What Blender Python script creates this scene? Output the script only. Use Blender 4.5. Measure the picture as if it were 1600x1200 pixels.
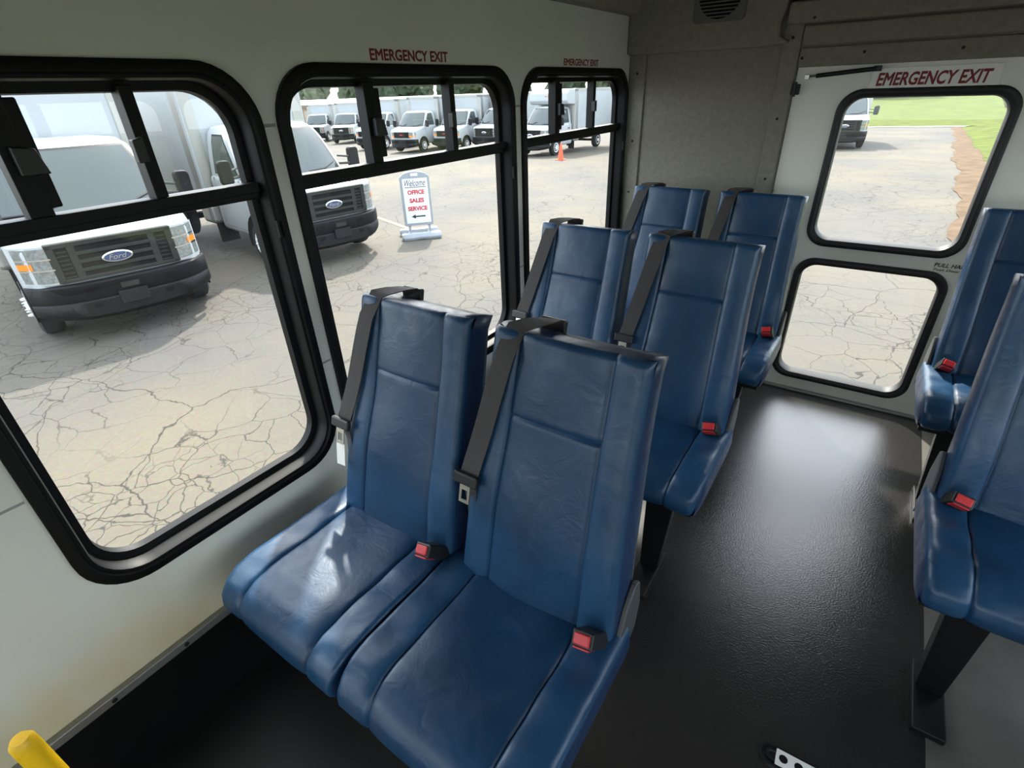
import bpy, bmesh, math, random
from mathutils import Vector, Matrix
random.seed(7)
for o in list(bpy.data.objects): bpy.data.objects.remove(o)
scn = bpy.context.scene
COL = scn.collection
# ------------------------------------------------------------------ camera
CAM = Vector((1.186, 0.0, 1.45))
RW = [[0.827124, 0.560996, -0.0339], [0.254993, -0.428342, -0.866892], [-0.500844, 0.708383, -0.497342]]
cd = bpy.data.cameras.new('camera'); cam = bpy.data.objects.new('camera', cd); COL.objects.link(cam)
cd.sensor_width = 36.0; cd.lens = 799.9 / 1600 * 36.0; cd.clip_start = 0.02; cd.clip_end = 500
m = Matrix(((RW[0][0], -RW[1][0], -RW[2][0]), (RW[0][1], -RW[1][1], -RW[2][1]), (RW[0][2], -RW[1][2], -RW[2][2]))).to_4x4()
m.translation = CAM
cam.matrix_world = m
scn.camera = cam
# ------------------------------------------------------------------ light
w = bpy.data.worlds.new('sky'); scn.world = w; w.use_nodes = True
nt = w.node_tree; bg = nt.nodes['Background']
sky = nt.nodes.new('ShaderNodeTexSky'); sky.sky_type = 'NISHITA'; sky.sun_disc = False
sky.sun_elevation = math.radians(46); sky.sun_rotation = math.radians(-35); sky.dust_density = 3.0; sky.air_density = 1.0; sky.ozone_density = 1.0
mixw = nt.nodes.new('ShaderNodeMix'); mixw.data_type = 'RGBA'; mixw.inputs[0].default_value = 0.55
mixw.inputs[7].default_value = (8.3, 9.0, 9.7, 1)          # thin bright cloud veil over the whole sky
nt.links.new(sky.outputs[0], mixw.inputs[6]); nt.links.new(mixw.outputs[2], bg.inputs[0])
bg.inputs[1].default_value = 0.44
sd = bpy.data.lights.new('sun', 'SUN'); sun = bpy.data.objects.new('sun', sd); COL.objects.link(sun)
sd.energy = 6.5; sd.angle = math.radians(2.0); sd.color = (1.0, 0.95, 0.86)
SUN_TO = Vector((0.70, -1.0, -1.25))                        # direction the sunlight travels
sun.rotation_euler = SUN_TO.to_track_quat('-Z', 'Y').to_euler()
scn.view_settings.view_transform = 'Standard'; scn.view_settings.look = 'None'
scn.view_settings.gamma = 1.0; scn.view_settings.use_curve_mapping = False
scn.view_settings.exposure = 0.70

# ------------------------------------------------------------------ materials
def lin(c):
    return tuple(((v/255)/12.92 if v/255 <= 0.04045 else ((v/255+0.055)/1.055)**2.4) for v in c)
MATS = {}
def mat(name, rgb, rough=0.5, metal=0.0, var=0.0, vscale=20.0, bump=0.0, bscale=200.0, spec=0.5, emit=None, coat=0.0, dist=0.002):
    if name in MATS: return MATS[name]
    M = bpy.data.materials.new(name); M.use_nodes = True; MATS[name] = M
    n = M.node_tree.nodes; l = M.node_tree.links; b = n['Principled BSDF']
    c = lin(rgb) + (1,)
    b.inputs['Base Color'].default_value = c; b.inputs['Roughness'].default_value = rough; b.inputs['Metallic'].default_value = metal
    b.inputs['Specular IOR Level'].default_value = spec
    if coat: b.inputs['Coat Weight'].default_value = coat; b.inputs['Coat Roughness'].default_value = 0.1
    if var or bump:
        tc = n.new('ShaderNodeTexCoord')
    if var:
        nz = n.new('ShaderNodeTexNoise'); nz.inputs['Scale'].default_value = vscale; nz.inputs['Detail'].default_value = 5
        l.new(tc.outputs['Object'], nz.inputs['Vector'])
        rp = n.new('ShaderNodeValToRGB'); rp.color_ramp.elements[0].position = 0.3; rp.color_ramp.elements[1].position = 0.7
        rp.color_ramp.elements[0].color = tuple(max(0, v*(1-var)) for v in c[:3]) + (1,)
        rp.color_ramp.elements[1].color = tuple(min(1, v*(1+var)) for v in c[:3]) + (1,)
        l.new(nz.outputs['Fac'], rp.inputs[0]); l.new(rp.outputs[0], b.inputs['Base Color'])
    if bump:
        nb = n.new('ShaderNodeTexNoise'); nb.inputs['Scale'].default_value = bscale; nb.inputs['Detail'].default_value = 3
        l.new(tc.outputs['Object'], nb.inputs['Vector'])
        bp = n.new('ShaderNodeBump'); bp.inputs['Strength'].default_value = bump; bp.inputs['Distance'].default_value = dist
        l.new(nb.outputs['Fac'], bp.inputs['Height']); l.new(bp.outputs[0], b.inputs['Normal'])
    if emit: b.inputs['Emission Color'].default_value = lin(emit[0]) + (1,); b.inputs['Emission Strength'].default_value = emit[1]
    return M

def glass_mat(name, tint=(0.965, 0.975, 0.965), refl=1.0):
    M = bpy.data.materials.new(name); M.use_nodes = True; MATS[name] = M
    n = M.node_tree.nodes; l = M.node_tree.links
    n.remove(n['Principled BSDF'])
    t = n.new('ShaderNodeBsdfTransparent'); t.inputs[0].default_value = tint + (1,)
    g = n.new('ShaderNodeBsdfGlossy'); g.inputs['Roughness'].default_value = 0.01; g.inputs[0].default_value = (refl, refl, refl, 1)
    lw = n.new('ShaderNodeLayerWeight'); lw.inputs[0].default_value = 0.5
    pw = n.new('ShaderNodeMath'); pw.operation = 'POWER'; pw.inputs[1].default_value = 5.0; l.new(lw.outputs['Facing'], pw.inputs[0])
    fr = n.new('ShaderNodeMath'); fr.operation = 'MULTIPLY_ADD'; fr.inputs[1].default_value = 0.5; fr.inputs[2].default_value = 0.022; l.new(pw.outputs[0], fr.inputs[0])
    mx = n.new('ShaderNodeMixShader'); l.new(fr.outputs[0], mx.inputs[0]); l.new(t.outputs[0], mx.inputs[1]); l.new(g.outputs[0], mx.inputs[2])
    l.new(mx.outputs[0], n['Material Output'].inputs[0])
    return M

WHITE = mat('wall_white_panel', (222, 222, 208), 0.45, var=0.04, vscale=3, bump=0.05, bscale=60)
SKIN = mat('bus_outer_skin', (225, 226, 222), 0.35)
BLACK = mat('window_frame_black', (8, 8, 8), 0.5, bump=0.05, bscale=300, spec=0.25)
RUBBER = mat('black_rubber', (22, 22, 23), 0.55)
CARPET = mat('grey_carpet', (134, 131, 118), 0.95, var=0.10, vscale=45, bump=0.9, bscale=350, spec=0.1, dist=0.004)
VINYL = mat('blue_vinyl', (22, 57, 87), 0.36, var=0.16, vscale=9, bump=0.22, bscale=180, dist=0.001)
VINYL2 = mat('blue_vinyl_bolster', (28, 65, 96), 0.36, var=0.16, vscale=9, bump=0.22, bscale=180, dist=0.001)
NAVY = mat('navy_vinyl_gusset', (26, 48, 80), 0.42, var=0.15, vscale=12, bump=0.15, bscale=180, dist=0.001)
SHELL = mat('grey_back_shell', (74, 80, 86), 0.5)
BELT = mat('belt_webbing', (58, 53, 51), 0.75, bump=0.3, bscale=500)
PLASTIC = mat('dark_plastic', (26, 26, 27), 0.45)
GREYP = mat('grey_plastic', (96, 98, 100), 0.5)
RED = mat('buckle_red', (196, 40, 44), 0.35)
METAL = mat('steel', (196, 192, 180), 0.3, metal=1.0)
CHROME = mat('chrome', (225, 228, 230), 0.15, metal=1.0)
TAG = mat('paper_tag', (225, 222, 212), 0.8)
ALU = mat('aluminium_trim', (150, 150, 146), 0.4, metal=0.7)
STEELBLK = mat('black_steel', (16, 16, 17), 0.45, spec=0.35)
YELLOW = mat('yellow_powdercoat', (242, 190, 14), 0.45, bump=0.3, bscale=120)
REDINK = mat('red_lettering', (118, 26, 22), 0.6)
BLKINK = mat('black_lettering', (24, 24, 24), 0.6)
GLASS = glass_mat('window_glass')
FLOORM = mat('aisle_floor', (35, 34, 33), 0.22, var=0.6, vscale=160, bump=0.55, bscale=200, dist=0.0015, spec=0.95)
FLOORS = mat('side_floor', (90, 88, 82), 0.42, var=0.18, vscale=7, bump=0.12, bscale=120)
FLOORK = mat('dark_side_floor', (22, 22, 22), 0.5, var=0.18, vscale=7, bump=0.12, bscale=120)
SCUFF = mat('scuffed_wall_base', (11, 11, 11), 0.7, spec=0.15)
LABELC = mat('decal_film', (202, 200, 186), 0.25)

for M in (VINYL, VINYL2, NAVY):
    n = M.node_tree.nodes; l = M.node_tree.links; b = n['Principled BSDF']; tc = n.new('ShaderNodeTexCoord')
    old = b.inputs['Normal'].links[0].from_node
    nw = n.new('ShaderNodeTexNoise'); nw.inputs['Scale'].default_value = 16; nw.inputs['Detail'].default_value = 5; nw.inputs['Distortion'].default_value = 1.5; l.new(tc.outputs['Object'], nw.inputs['Vector'])
    b2 = n.new('ShaderNodeBump'); b2.inputs['Strength'].default_value = 0.35; b2.inputs['Distance'].default_value = 0.004; l.new(nw.outputs['Fac'], b2.inputs['Height']); l.new(old.outputs[0], b2.inputs['Normal']); l.new(b2.outputs[0], b.inputs['Normal'])
    mr = n.new('ShaderNodeMapRange'); mr.inputs[1].default_value = 0.3; mr.inputs[2].default_value = 0.7; mr.inputs[3].default_value = 0.30; mr.inputs[4].default_value = 0.46; l.new(nw.outputs['Fac'], mr.inputs[0]); l.new(mr.outputs[0], b.inputs['Roughness'])
# ------------------------------------------------------------------ mesh helpers
class MB:
    def __init__(s, mirror=False): s.v = []; s.f = []; s.mx = mirror
    def add(s, vs, fs):
        o = len(s.v); s.v += [tuple(p) for p in vs]; s.f += [tuple(i+o for i in f) for f in fs]; return s
    def box(s, x0, x1, y0, y1, z0, z1, M=None):
        vs = [Vector(p) for p in ((x0,y0,z0),(x1,y0,z0),(x1,y1,z0),(x0,y1,z0),(x0,y0,z1),(x1,y0,z1),(x1,y1,z1),(x0,y1,z1))]
        if M is not None: vs = [M @ p for p in vs]
        return s.add(vs, [(0,3,2,1),(4,5,6,7),(0,1,5,4),(1,2,6,5),(2,3,7,6),(3,0,4,7)])
    def tube(s, pts, r, n=8, cap=True):
        pts = [Vector(p) for p in pts]; rings = []; up = None
        for i, p in enumerate(pts):
            a = pts[max(0, i-1)]; b = pts[min(len(pts)-1, i+1)]; t = (b-a).normalized()
            if up is None:
                up = Vector((0,0,1)) if abs(t.z) < 0.9 else Vector((1,0,0))
            x = t.cross(up).normalized(); y = x.cross(t).normalized(); up = y
            rr = r[i] if isinstance(r, (list, tuple)) else r
            rings.append([p + x*math.cos(2*math.pi*k/n)*rr + y*math.sin(2*math.pi*k/n)*rr for k in range(n)])
        return s.loft(rings, True, cap)
    def loft(s, rings, closed=True, cap=True):
        n = len(rings[0]); vs = [p for r in rings for p in r]; fs = []
        for i in range(len(rings)-1):
            for k in range(n if closed else n-1):
                k2 = (k+1) % n
                fs.append((i*n+k, i*n+k2, (i+1)*n+k2, (i+1)*n+k))
        if cap:
            fs.append(tuple(range(n-1, -1, -1))); fs.append(tuple((len(rings)-1)*n+k for k in range(n)))
        return s.add(vs, fs)
    def prism(s, poly, fn, d0, d1):
        n = len(poly); vs = [fn(a, b, d0) for a, b in poly] + [fn(a, b, d1) for a, b in poly]
        return s.add(vs, [tuple(range(n-1, -1, -1)), tuple(range(n, 2*n))] + [(k, (k+1) % n, n+(k+1) % n, n+k) for k in range(n)])
    def grid(s, fn, us, vs_):
        nu = len(us); P = [fn(u, v) for v in vs_ for u in us]
        return s.add(P, [(j*nu+i, j*nu+i+1, (j+1)*nu+i+1, (j+1)*nu+i) for j in range(len(vs_)-1) for i in range(nu-1)])
    def lathe(s, prof, axis_fn, n=20):
        rings = [[axis_fn(r, 2*math.pi*k/n, h) for k in range(n)] for r, h in prof]
        return s.loft(rings, True, True)
    def mesh(s, name):
        me = bpy.data.meshes.new(name)
        V = [(-x, y, z) for x, y, z in s.v] if s.mx else s.v
        F = [tuple(reversed(f)) for f in s.f] if s.mx else s.f
        me.from_pydata(V, [], F); me.validate()
        bm = bmesh.new(); bm.from_mesh(me); bmesh.ops.recalc_face_normals(bm, faces=bm.faces); bm.to_mesh(me); bm.free()
        return me
    def build(s, name, material, parent=None, smooth=False, bevel=0.0, seg=2, raw=False):
        me = s.mesh(name)
        me.materials.append(material)
        o = bpy.data.objects.new(name, me); COL.objects.link(o)
        if parent is not None: o.parent = parent
        if smooth:
            for p in me.polygons: p.use_smooth = True
            if not bevel and smooth != 'all':
                bm = bmesh.new(); bm.from_mesh(me)
                for e in bm.edges:
                    if len(e.link_faces) == 2 and e.calc_face_angle(0) > math.radians(42): e.smooth = False
                bm.to_mesh(me); bm.free()
        if bevel:
            md = o.modifiers.new('bevel', 'BEVEL'); md.width = bevel; md.segments = seg; md.limit_method = 'ANGLE'; md.angle_limit = math.radians(35)
            for p in me.polygons: p.use_smooth = True
            md.harden_normals = True
        return o

def empty(name, loc=(0,0,0), rz=0.0):
    o = bpy.data.objects.new(name, None); o.empty_display_size = 0.1; COL.objects.link(o); o.location = loc; o.rotation_euler = (0,0,rz); return o
def tag(o, label, cat, group=None):
    o['label'] = label; o['category'] = cat
    if group: o['group'] = group
    return o
def struct(o, label=None, cat=None):
    o['kind'] = 'structure'
    if label: o['label'] = label
    if cat: o['category'] = cat
    return o
def copy_tree(o, parent=None):
    c = o.copy(); COL.objects.link(c); c.parent = parent
    for ch in list(o.children): copy_tree(ch, c)
    return c
_tx = {}
def text_mesh(name, txt, width, height, material, M, parent=None, shear=0.0, bold=0.0, thick=0.0015):
    cu = bpy.data.curves.new('lettering', 'FONT'); cu.body = txt; cu.size = 1; cu.extrude = 0.01; cu.shear = shear; cu.bevel_depth = bold; cu.bevel_resolution = 0; cu.resolution_u = 3
    to = bpy.data.objects.new('lettering_src', cu); COL.objects.link(to)
    dg = bpy.context.evaluated_depsgraph_get(); dg.update()
    me = bpy.data.meshes.new_from_object(to.evaluated_get(dg)); bpy.data.objects.remove(to)
    xs = [v.co.x for v in me.vertices]; ys = [v.co.y for v in me.vertices]
    x0, x1, y0, y1 = min(xs), max(xs), min(ys), max(ys)
    for v in me.vertices:
        p = Vector(((v.co.x-(x0+x1)/2)/(x1-x0)*width, (v.co.y-(y0+y1)/2)/(y1-y0)*height, (v.co.z/(0.02+2*bold)+0.5)*thick))
        v.co = M @ p
    me.materials.clear(); me.materials.append(material); me.name = name
    o = bpy.data.objects.new(name, me); COL.objects.link(o)
    if parent is not None: o.parent = parent
    return o
def frame_mat(X, Y, Z, loc):
    M = Matrix((X, Y, Z)).transposed().to_4x4(); M.translation = loc; return M

def rrect(a0, a1, b0, b1, r, n=8):
    r = min(r, (a1-a0)/2-1e-4, (b1-b0)/2-1e-4); P = []
    for ca, cb, t0 in ((a1-r, b1-r, 0), (a0+r, b1-r, 90), (a0+r, b0+r, 180), (a1-r, b0+r, 270)):
        for k in range(n+1):
            t = math.radians(t0 + 90*k/n); P.append((ca+r*math.cos(t), cb+r*math.sin(t)))
    return P
def clip(poly, ax, val, keep_less):
    out = []
    for i in range(len(poly)):
        p, q = poly[i], poly[(i+1) % len(poly)]
        ip = (p[ax] <= val) == keep_less; iq = (q[ax] <= val) == keep_less
        if ip: out.append(p)
        if ip != iq:
            t = (val-p[ax])/(q[ax]-p[ax]); out.append((p[0]+t*(q[0]-p[0]), p[1]+t*(q[1]-p[1])))
    return out
def holed(mb, cell, hole, fn, d0, d1):
    """rectangular panel a0..a1 x b0..b1 with one rounded hole, thickness d0..d1"""
    a0, a1, b0, b1 = cell
    H = rrect(*hole)
    c = ((hole[0]+hole[1])/2, (hole[2]+hole[3])/2)
    def outer(p):
        dx, dy = p[0]-c[0], p[1]-c[1]; t = 1e9
        if dx > 1e-9: t = min(t, (a1-c[0])/dx)
        if dx < -1e-9: t = min(t, (a0-c[0])/dx)
        if dy > 1e-9: t = min(t, (b1-c[1])/dy)
        if dy < -1e-9: t = min(t, (b0-c[1])/dy)
        return (c[0]+dx*t, c[1]+dy*t)
    pts = [(math.atan2(p[1]-c[1], p[0]-c[0]), p, outer(p)) for p in H]
    for q in ((a0,b0),(a1,b0),(a1,b1),(a0,b1)):
        ang = math.atan2(q[1]-c[1], q[0]-c[0])
        best = None
        for i in range(len(H)):
            p1, p2 = H[i], H[(i+1) % len(H)]
            dx, dy = q[0]-c[0], q[1]-c[1]; ex, ey = p2[0]-p1[0], p2[1]-p1[1]
            den = dx*ey-dy*ex
            if abs(den) < 1e-12: continue
            t = ((p1[0]-c[0])*ey-(p1[1]-c[1])*ex)/den; s_ = ((p1[0]-c[0])*dy-(p1[1]-c[1])*dx)/den
            if t > 0 and -1e-6 <= s_ <= 1+1e-6: best = (c[0]+dx*t, c[1]+dy*t)
        if best: pts.append((ang, best, q))
    pts.sort(key=lambda t: t[0]); n = len(pts)
    vs = [fn(*p[1], d0) for p in pts]+[fn(*p[2], d0) for p in pts]+[fn(*p[1], d1) for p in pts]+[fn(*p[2], d1) for p in pts]
    fs = []
    for i in range(n):
        j = (i+1) % n
        fs += [(i, j, n+j, n+i), (2*n+i, 3*n+i, 3*n+j, 2*n+j), (i, 2*n+i, 2*n+j, j), (n+i, n+j, 3*n+j, 3*n+i)]
    mb.add(vs, fs)

# ------------------------------------------------------------------ bus shell
L = 2.793; W = 2.45; YF = -3.6; ZC = 1.95
WIN_L = [(0.077, 0.744, (0.30, 0.50)), (0.784, 1.751, (1.087, 1.43)), (1.800, 2.771, (2.10, 2.44)), (-1.10, -0.14, (-0.80, -0.44)), (-2.10, -1.14, (-1.8, -1.44))]
WZ0, WZ1, RAIL = 0.505, 1.523, 1.268
def fnL(a, b, d): return (-d, a, b)              # left wall: d outward
def fnR(a, b, d): return (W+d, a, b)
def shell_wall(name, fn, mirror):
    mb = MB(); cuts = [YF]; ws = sorted(WIN_L)
    for i in range(len(ws)-1): cuts.append((ws[i][1]+ws[i+1][0])/2)
    cuts.append(L)
    cuts[0] = ws[0][0]-0.03
    for i, wv in enumerate(ws):
        holed(mb, (cuts[i], cuts[i+1], 0.30, 1.75), (wv[0]+0.012, wv[1]-0.012, WZ0+0.012, WZ1-0.012, 0.115), fn, 0.0, 0.05)
    mb.prism([(cuts[0], 0.0), (L, 0.0), (L, 0.30), (cuts[0], 0.30)], fn, 0.0, 0.05)
    mb.prism([(cuts[0], 1.75), (L, 1.75), (L, ZC), (cuts[0], ZC)], fn, 0.0, 0.05)
    mb.prism([(YF, 0.0), (cuts[0], 0.0), (cuts[0], ZC), (YF, ZC)], fn, 0.0, 0.05)
    return mb.build(name, WHITE)
def low_tinted():  # wall white with a noise-edged yellow tint, stronger towards the bottom
    M = WHITE.copy(); M.name = 'wall_white_low_tint'; n = M.node_tree.nodes; l = M.node_tree.links; b = n['Principled BSDF']
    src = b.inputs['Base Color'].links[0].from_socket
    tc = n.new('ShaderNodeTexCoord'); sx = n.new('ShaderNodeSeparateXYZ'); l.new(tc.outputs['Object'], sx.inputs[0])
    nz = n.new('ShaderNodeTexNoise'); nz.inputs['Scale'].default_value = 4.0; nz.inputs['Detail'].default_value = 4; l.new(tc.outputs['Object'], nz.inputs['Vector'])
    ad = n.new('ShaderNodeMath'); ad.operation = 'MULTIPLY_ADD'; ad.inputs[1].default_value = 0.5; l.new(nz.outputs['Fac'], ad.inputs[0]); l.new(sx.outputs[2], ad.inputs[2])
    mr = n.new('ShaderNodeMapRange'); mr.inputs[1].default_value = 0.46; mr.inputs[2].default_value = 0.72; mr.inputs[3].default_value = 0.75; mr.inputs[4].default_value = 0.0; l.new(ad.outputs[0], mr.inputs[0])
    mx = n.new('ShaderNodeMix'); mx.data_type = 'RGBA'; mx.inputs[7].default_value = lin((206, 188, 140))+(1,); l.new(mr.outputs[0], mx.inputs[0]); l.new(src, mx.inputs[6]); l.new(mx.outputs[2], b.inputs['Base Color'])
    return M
wl = struct(shell_wall('wall_left', fnL, False), 'off-white side panel wall with rounded windows along the left', 'wall')
wr = struct(shell_wall('wall_right', fnR, True), 'off-white side panel wall behind the right seats', 'wall')
wl.data.materials[0] = low_tinted()
# panel joints, rub strip and cove on the left wall
for a0, a1 in ((0.748, 0.780), (1.755, 1.796)):
    MB().box(-0.0005, 0.0012, a0, a1, 1.396, 1.403).build('panel_joint', mat('joint_grey', (150, 150, 142), 0.6), wl)
    MB().box(-0.0005, 0.0012, a0, a1, 0.795, 0.800).build('panel_joint', mat('joint_grey', (150, 150, 142), 0.6), wl)
MB().box(-0.0005, 0.0012, -0.13, 0.072, 0.806, 0.811).build('panel_joint', mat('joint_grey', (150, 150, 142), 0.6), wl)
for side, xs in (('left', (0.0, 0.014)), ('right', (W-0.014, W))):
    bb = MB().box(xs[0], xs[1], YF, L-0.02, 0.0, 0.245).build('baseboard_'+side, SCUFF)
    struct(bb, 'black rubber floor covering turned up the %s wall' % side, 'baseboard')
    xx = (xs[0], xs[1]+0.004) if side == 'left' else (xs[0]-0.004, xs[1])
    st = MB().box(xx[0], xx[1], YF, L-0.02, 0.245, 0.270).build('trim_1' if side == 'left' else 'trim_2', ALU, bevel=0.003)
    struct(st, 'grey metal trim strip with screws along the %s wall' % side, 'trim')
    if side == 'left':
        for k in range(22):
            y = -0.32+0.165*k
            if y > L-0.1: break
            MB().lathe([(0.006, 0.0), (0.006, 0.002), (0.003, 0.0035)], lambda r, t, h: (xx[1]+h, y+r*math.cos(t), 0.257+r*math.sin(t)), 8).build('screw', STEELBLK, st, True)

def make_window(n, y0, y1, mulls, fn, label, detail=True):
    r = empty('window_%d' % n, fn((y0+y1)/2, WZ0, 0)); off = Vector(r.location)
    def F(a, b, d): return Vector(fn(a, b, d))-off
    prof = [(0.0, -0.0), (0.0, -0.012), (0.006, -0.015), (0.020, -0.015), (0.024, -0.010), (0.030, -0.010), (0.033, -0.002), (0.034, 0.03), (0.050, 0.032), (0.052, 0.052), (0.030, 0.054), (0.008, 0.054), (0.004, 0.0)]
    rings = []
    base = 0.125
    for ins, d in prof:
        rings.append([F(a, b, d) for a, b in rrect(y0+ins, y1-ins, WZ0+ins, WZ1-ins, base-ins*0.75, 9)])
    mb = MB(); nn = len(rings[0]); vs = [p for q in rings for p in q]; m_ = len(rings)
    mb.add(vs, [(i*nn+k, i*nn+(k+1) % nn, ((i+1) % m_)*nn+(k+1) % nn, ((i+1) % m_)*nn+k) for i in range(m_) for k in range(nn)])
    mb.build('frame', BLACK, r, True)
    inner = rrect(y0+0.047, y1-0.047, WZ0+0.047, WZ1-0.047, base-0.04, 9)
    MB().prism([(y0+0.036, RAIL-0.018), (y1-0.036, RAIL-0.018), (y1-0.036, RAIL+0.018), (y0+0.036, RAIL+0.018)], F, 0.015, 0.05).build('rail', BLACK, r, bevel=0.003)
    MB().prism([(y0+0.036, RAIL-0.004), (y1-0.036, RAIL-0.004), (y1-0.036, RAIL+0.018), (y0+0.036, RAIL+0.018)], F, 0.008, 0.016).build('rail_lip', BLACK, r, bevel=0.002)
    low = clip(inner, 1, RAIL-0.01, True)
    MB().prism(low, F, 0.040, 0.043).build('pane', GLASS, r)
    ups = clip(inner, 1, RAIL+0.01, False)
    e = [y0, mulls[0], mulls[1], y1]
    for i in range(3):
        pl = clip(clip(ups, 0, e[i], False), 0, e[i+1], True)
        dd = 0.030 if i == 1 else 0.040
        MB().prism(pl, F, dd, dd+0.003).build('pane', GLASS, r)
    for i, mm in enumerate(mulls):
        w_ = (0.018, 0.012)[i]
        o = MB().prism([(mm-w_, RAIL), (mm+w_, RAIL), (mm+w_, WZ1-0.04), (mm-w_, WZ1-0.04)], F, 0.012, 0.048).build('mullion', BLACK, r, bevel=0.002)
        h = 0.085
        s_ = 1 if i == 0 else -1
        lt = MB().prism([(mm+s_*0.012, RAIL+0.03), (mm+s_*0.034, RAIL+0.03), (mm+s_*0.034, RAIL+0.03+2*h), (mm+s_*0.012, RAIL+0.03+2*h)], F, 0.010, 0.032)
        if i == 0: lt.build('slider_stile', BLACK, r, bevel=0.003)
        MB().prism([(mm-0.006, RAIL+0.085), (mm+s_*0.030+0.004, RAIL+0.085), (mm+s_*0.026, RAIL+0.125), (mm-0.006, RAIL+0.13)], F, -0.004, 0.014).build('latch', PLASTIC, r, bevel=0.002)
    for yy in (y1-0.016, y1-0.028):
        MB().prism([(yy-0.003, 1.16), (yy+0.003, 1.16), (yy+0.003, 1.20), (yy-0.003, 1.20)], F, -0.017, -0.008).build('release_clip', BLACK, r)
    struct(r, label, 'window')
    return r
wlabels = ['black framed sliding bus window nearest the camera', 'middle black framed window under red lettering', 'rearmost left black framed window under small red lettering', 'black framed side window ahead of the camera position', 'black framed side window near the driver end']
for i, (a, b, mu) in enumerate(WIN_L):
    make_window(i+1, a, b, mu, fnL, wlabels[i])
for i, (a, b, mu) in enumerate(WIN_L):
    make_window(i+6, a, b, mu, fnR, 'black framed window on the right wall, number %d from the rear' % (i+1))

# rear wall: carpeted side panel, white door with two windows, white panel on the right
def fnB(a, b, d): return (a, L+d, b)
rear = empty('wall_rear', (0, L, 0)); struct(rear, 'rear wall in grey carpet around the white emergency door', 'wall')
def RB(mb, name, m_, **k):
    mb.v = [(x, y-L, z) for x, y, z in mb.v]; return mb.build(name, m_, rear, **k)
RB(MB().box(-0.05, 0.758, L, L+0.05, 0.0, ZC), 'carpet_panel', CARPET)
RB(MB().box(0.758, W+0.05, L, L+0.05, 1.492, ZC), 'carpet_header', CARPET)
RB(MB().box(1.70, W+0.05, L, L+0.05, 0.0, 1.492), 'white_panel', WHITE)
RB(MB().box(0.004, 0.088, L-0.012, L+0.002, 0.0, 1.60), 'carpet_batten', CARPET, bevel=0.006)
RB(MB().box(0.684, 0.756, L-0.014, L+0.002, 0.0, 1.66), 'carpet_batten', CARPET, bevel=0.006)
RB(MB().box(0.757, W, L-0.012, L+0.002, 1.492, 1.562), 'carpet_batten', CARPET, bevel=0.008)
RB(MB().box(0.757, W, L-0.022, L+0.002, 1.567, 1.640), 'carpet_batten', CARPET, bevel=0.010)
RB(MB().box(0.690, W, L-0.048, L+0.002, 1.645, 1.722), 'carpet_batten', CARPET, bevel=0.012)
RB(MB().box(0.690, W, L-0.012, L+0.002, 1.722, ZC), 'shadow_gap', SCUFF)
for x, z, d in [(0.047, 1.50, 0.012), (0.047, 1.20, 0.012), (0.047, 0.95, 0.012), (0.72, 1.60, 0.014), (0.72, 1.30, 0.014), (0.72, 1.05, 0.014), (0.77, 1.525, 0.012), (0.99, 1.535, 0.012), (1.30, 1.53, 0.012), (0.79, 1.66, 0.048), (1.32, 1.70, 0.048), (1.325, 1.672, 0.048)]:
    RB(MB().lathe([(0.006, 0), (0.006, 0.003), (0.002, 0.004)], lambda r, t, h: (x+r*math.cos(t), L-d-h, z+r*math.sin(t)), 8), 'screw', STEELBLK)
# carpeted valance box with a round vent
mb = MB()
pf = [(0.0, 1.575), (0.62, 1.575), (0.715, 1.583), (0.672, 1.61), (0.668, 1.66), (0.682, 1.70), (0.682, ZC), (0.0, ZC)]
mb.prism(pf, fnB, -0.055, 0.0); RB(mb, 'carpet_valance', CARPET, bevel=0.014, seg=3)
vent = MB(); vr = rrect(0.305, 0.525, 1.675, 1.87, 0.02, 5)
vent.prism(vr, fnB, -0.064, -0.05)
vo = RB(vent, 'vent_grille', mat('vent_plastic', (88, 88, 82), 0.6), bevel=0.004)
mb = MB(); mb.prism([(0.415+0.09*math.cos(t*math.pi/12), 1.775+0.09*math.sin(t*math.pi/12)) for t in range(24)], fnB, -0.0655, -0.063); mb.v = [(x, y-L, z) for x, y, z in mb.v]
mb.build('vent_recess', SCUFF, vo)
for k in range(13):
    z = 1.695+k*0.0128; hw = math.sqrt(max(0.0004, 0.0081-(z-1.775)**2))
    mb = MB().box(0.415-hw, 0.415+hw, -0.0715, -0.0655, z-0.0022, z+0.0022); mb.build('louvre', MATS['vent_plastic'], vo)

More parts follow.
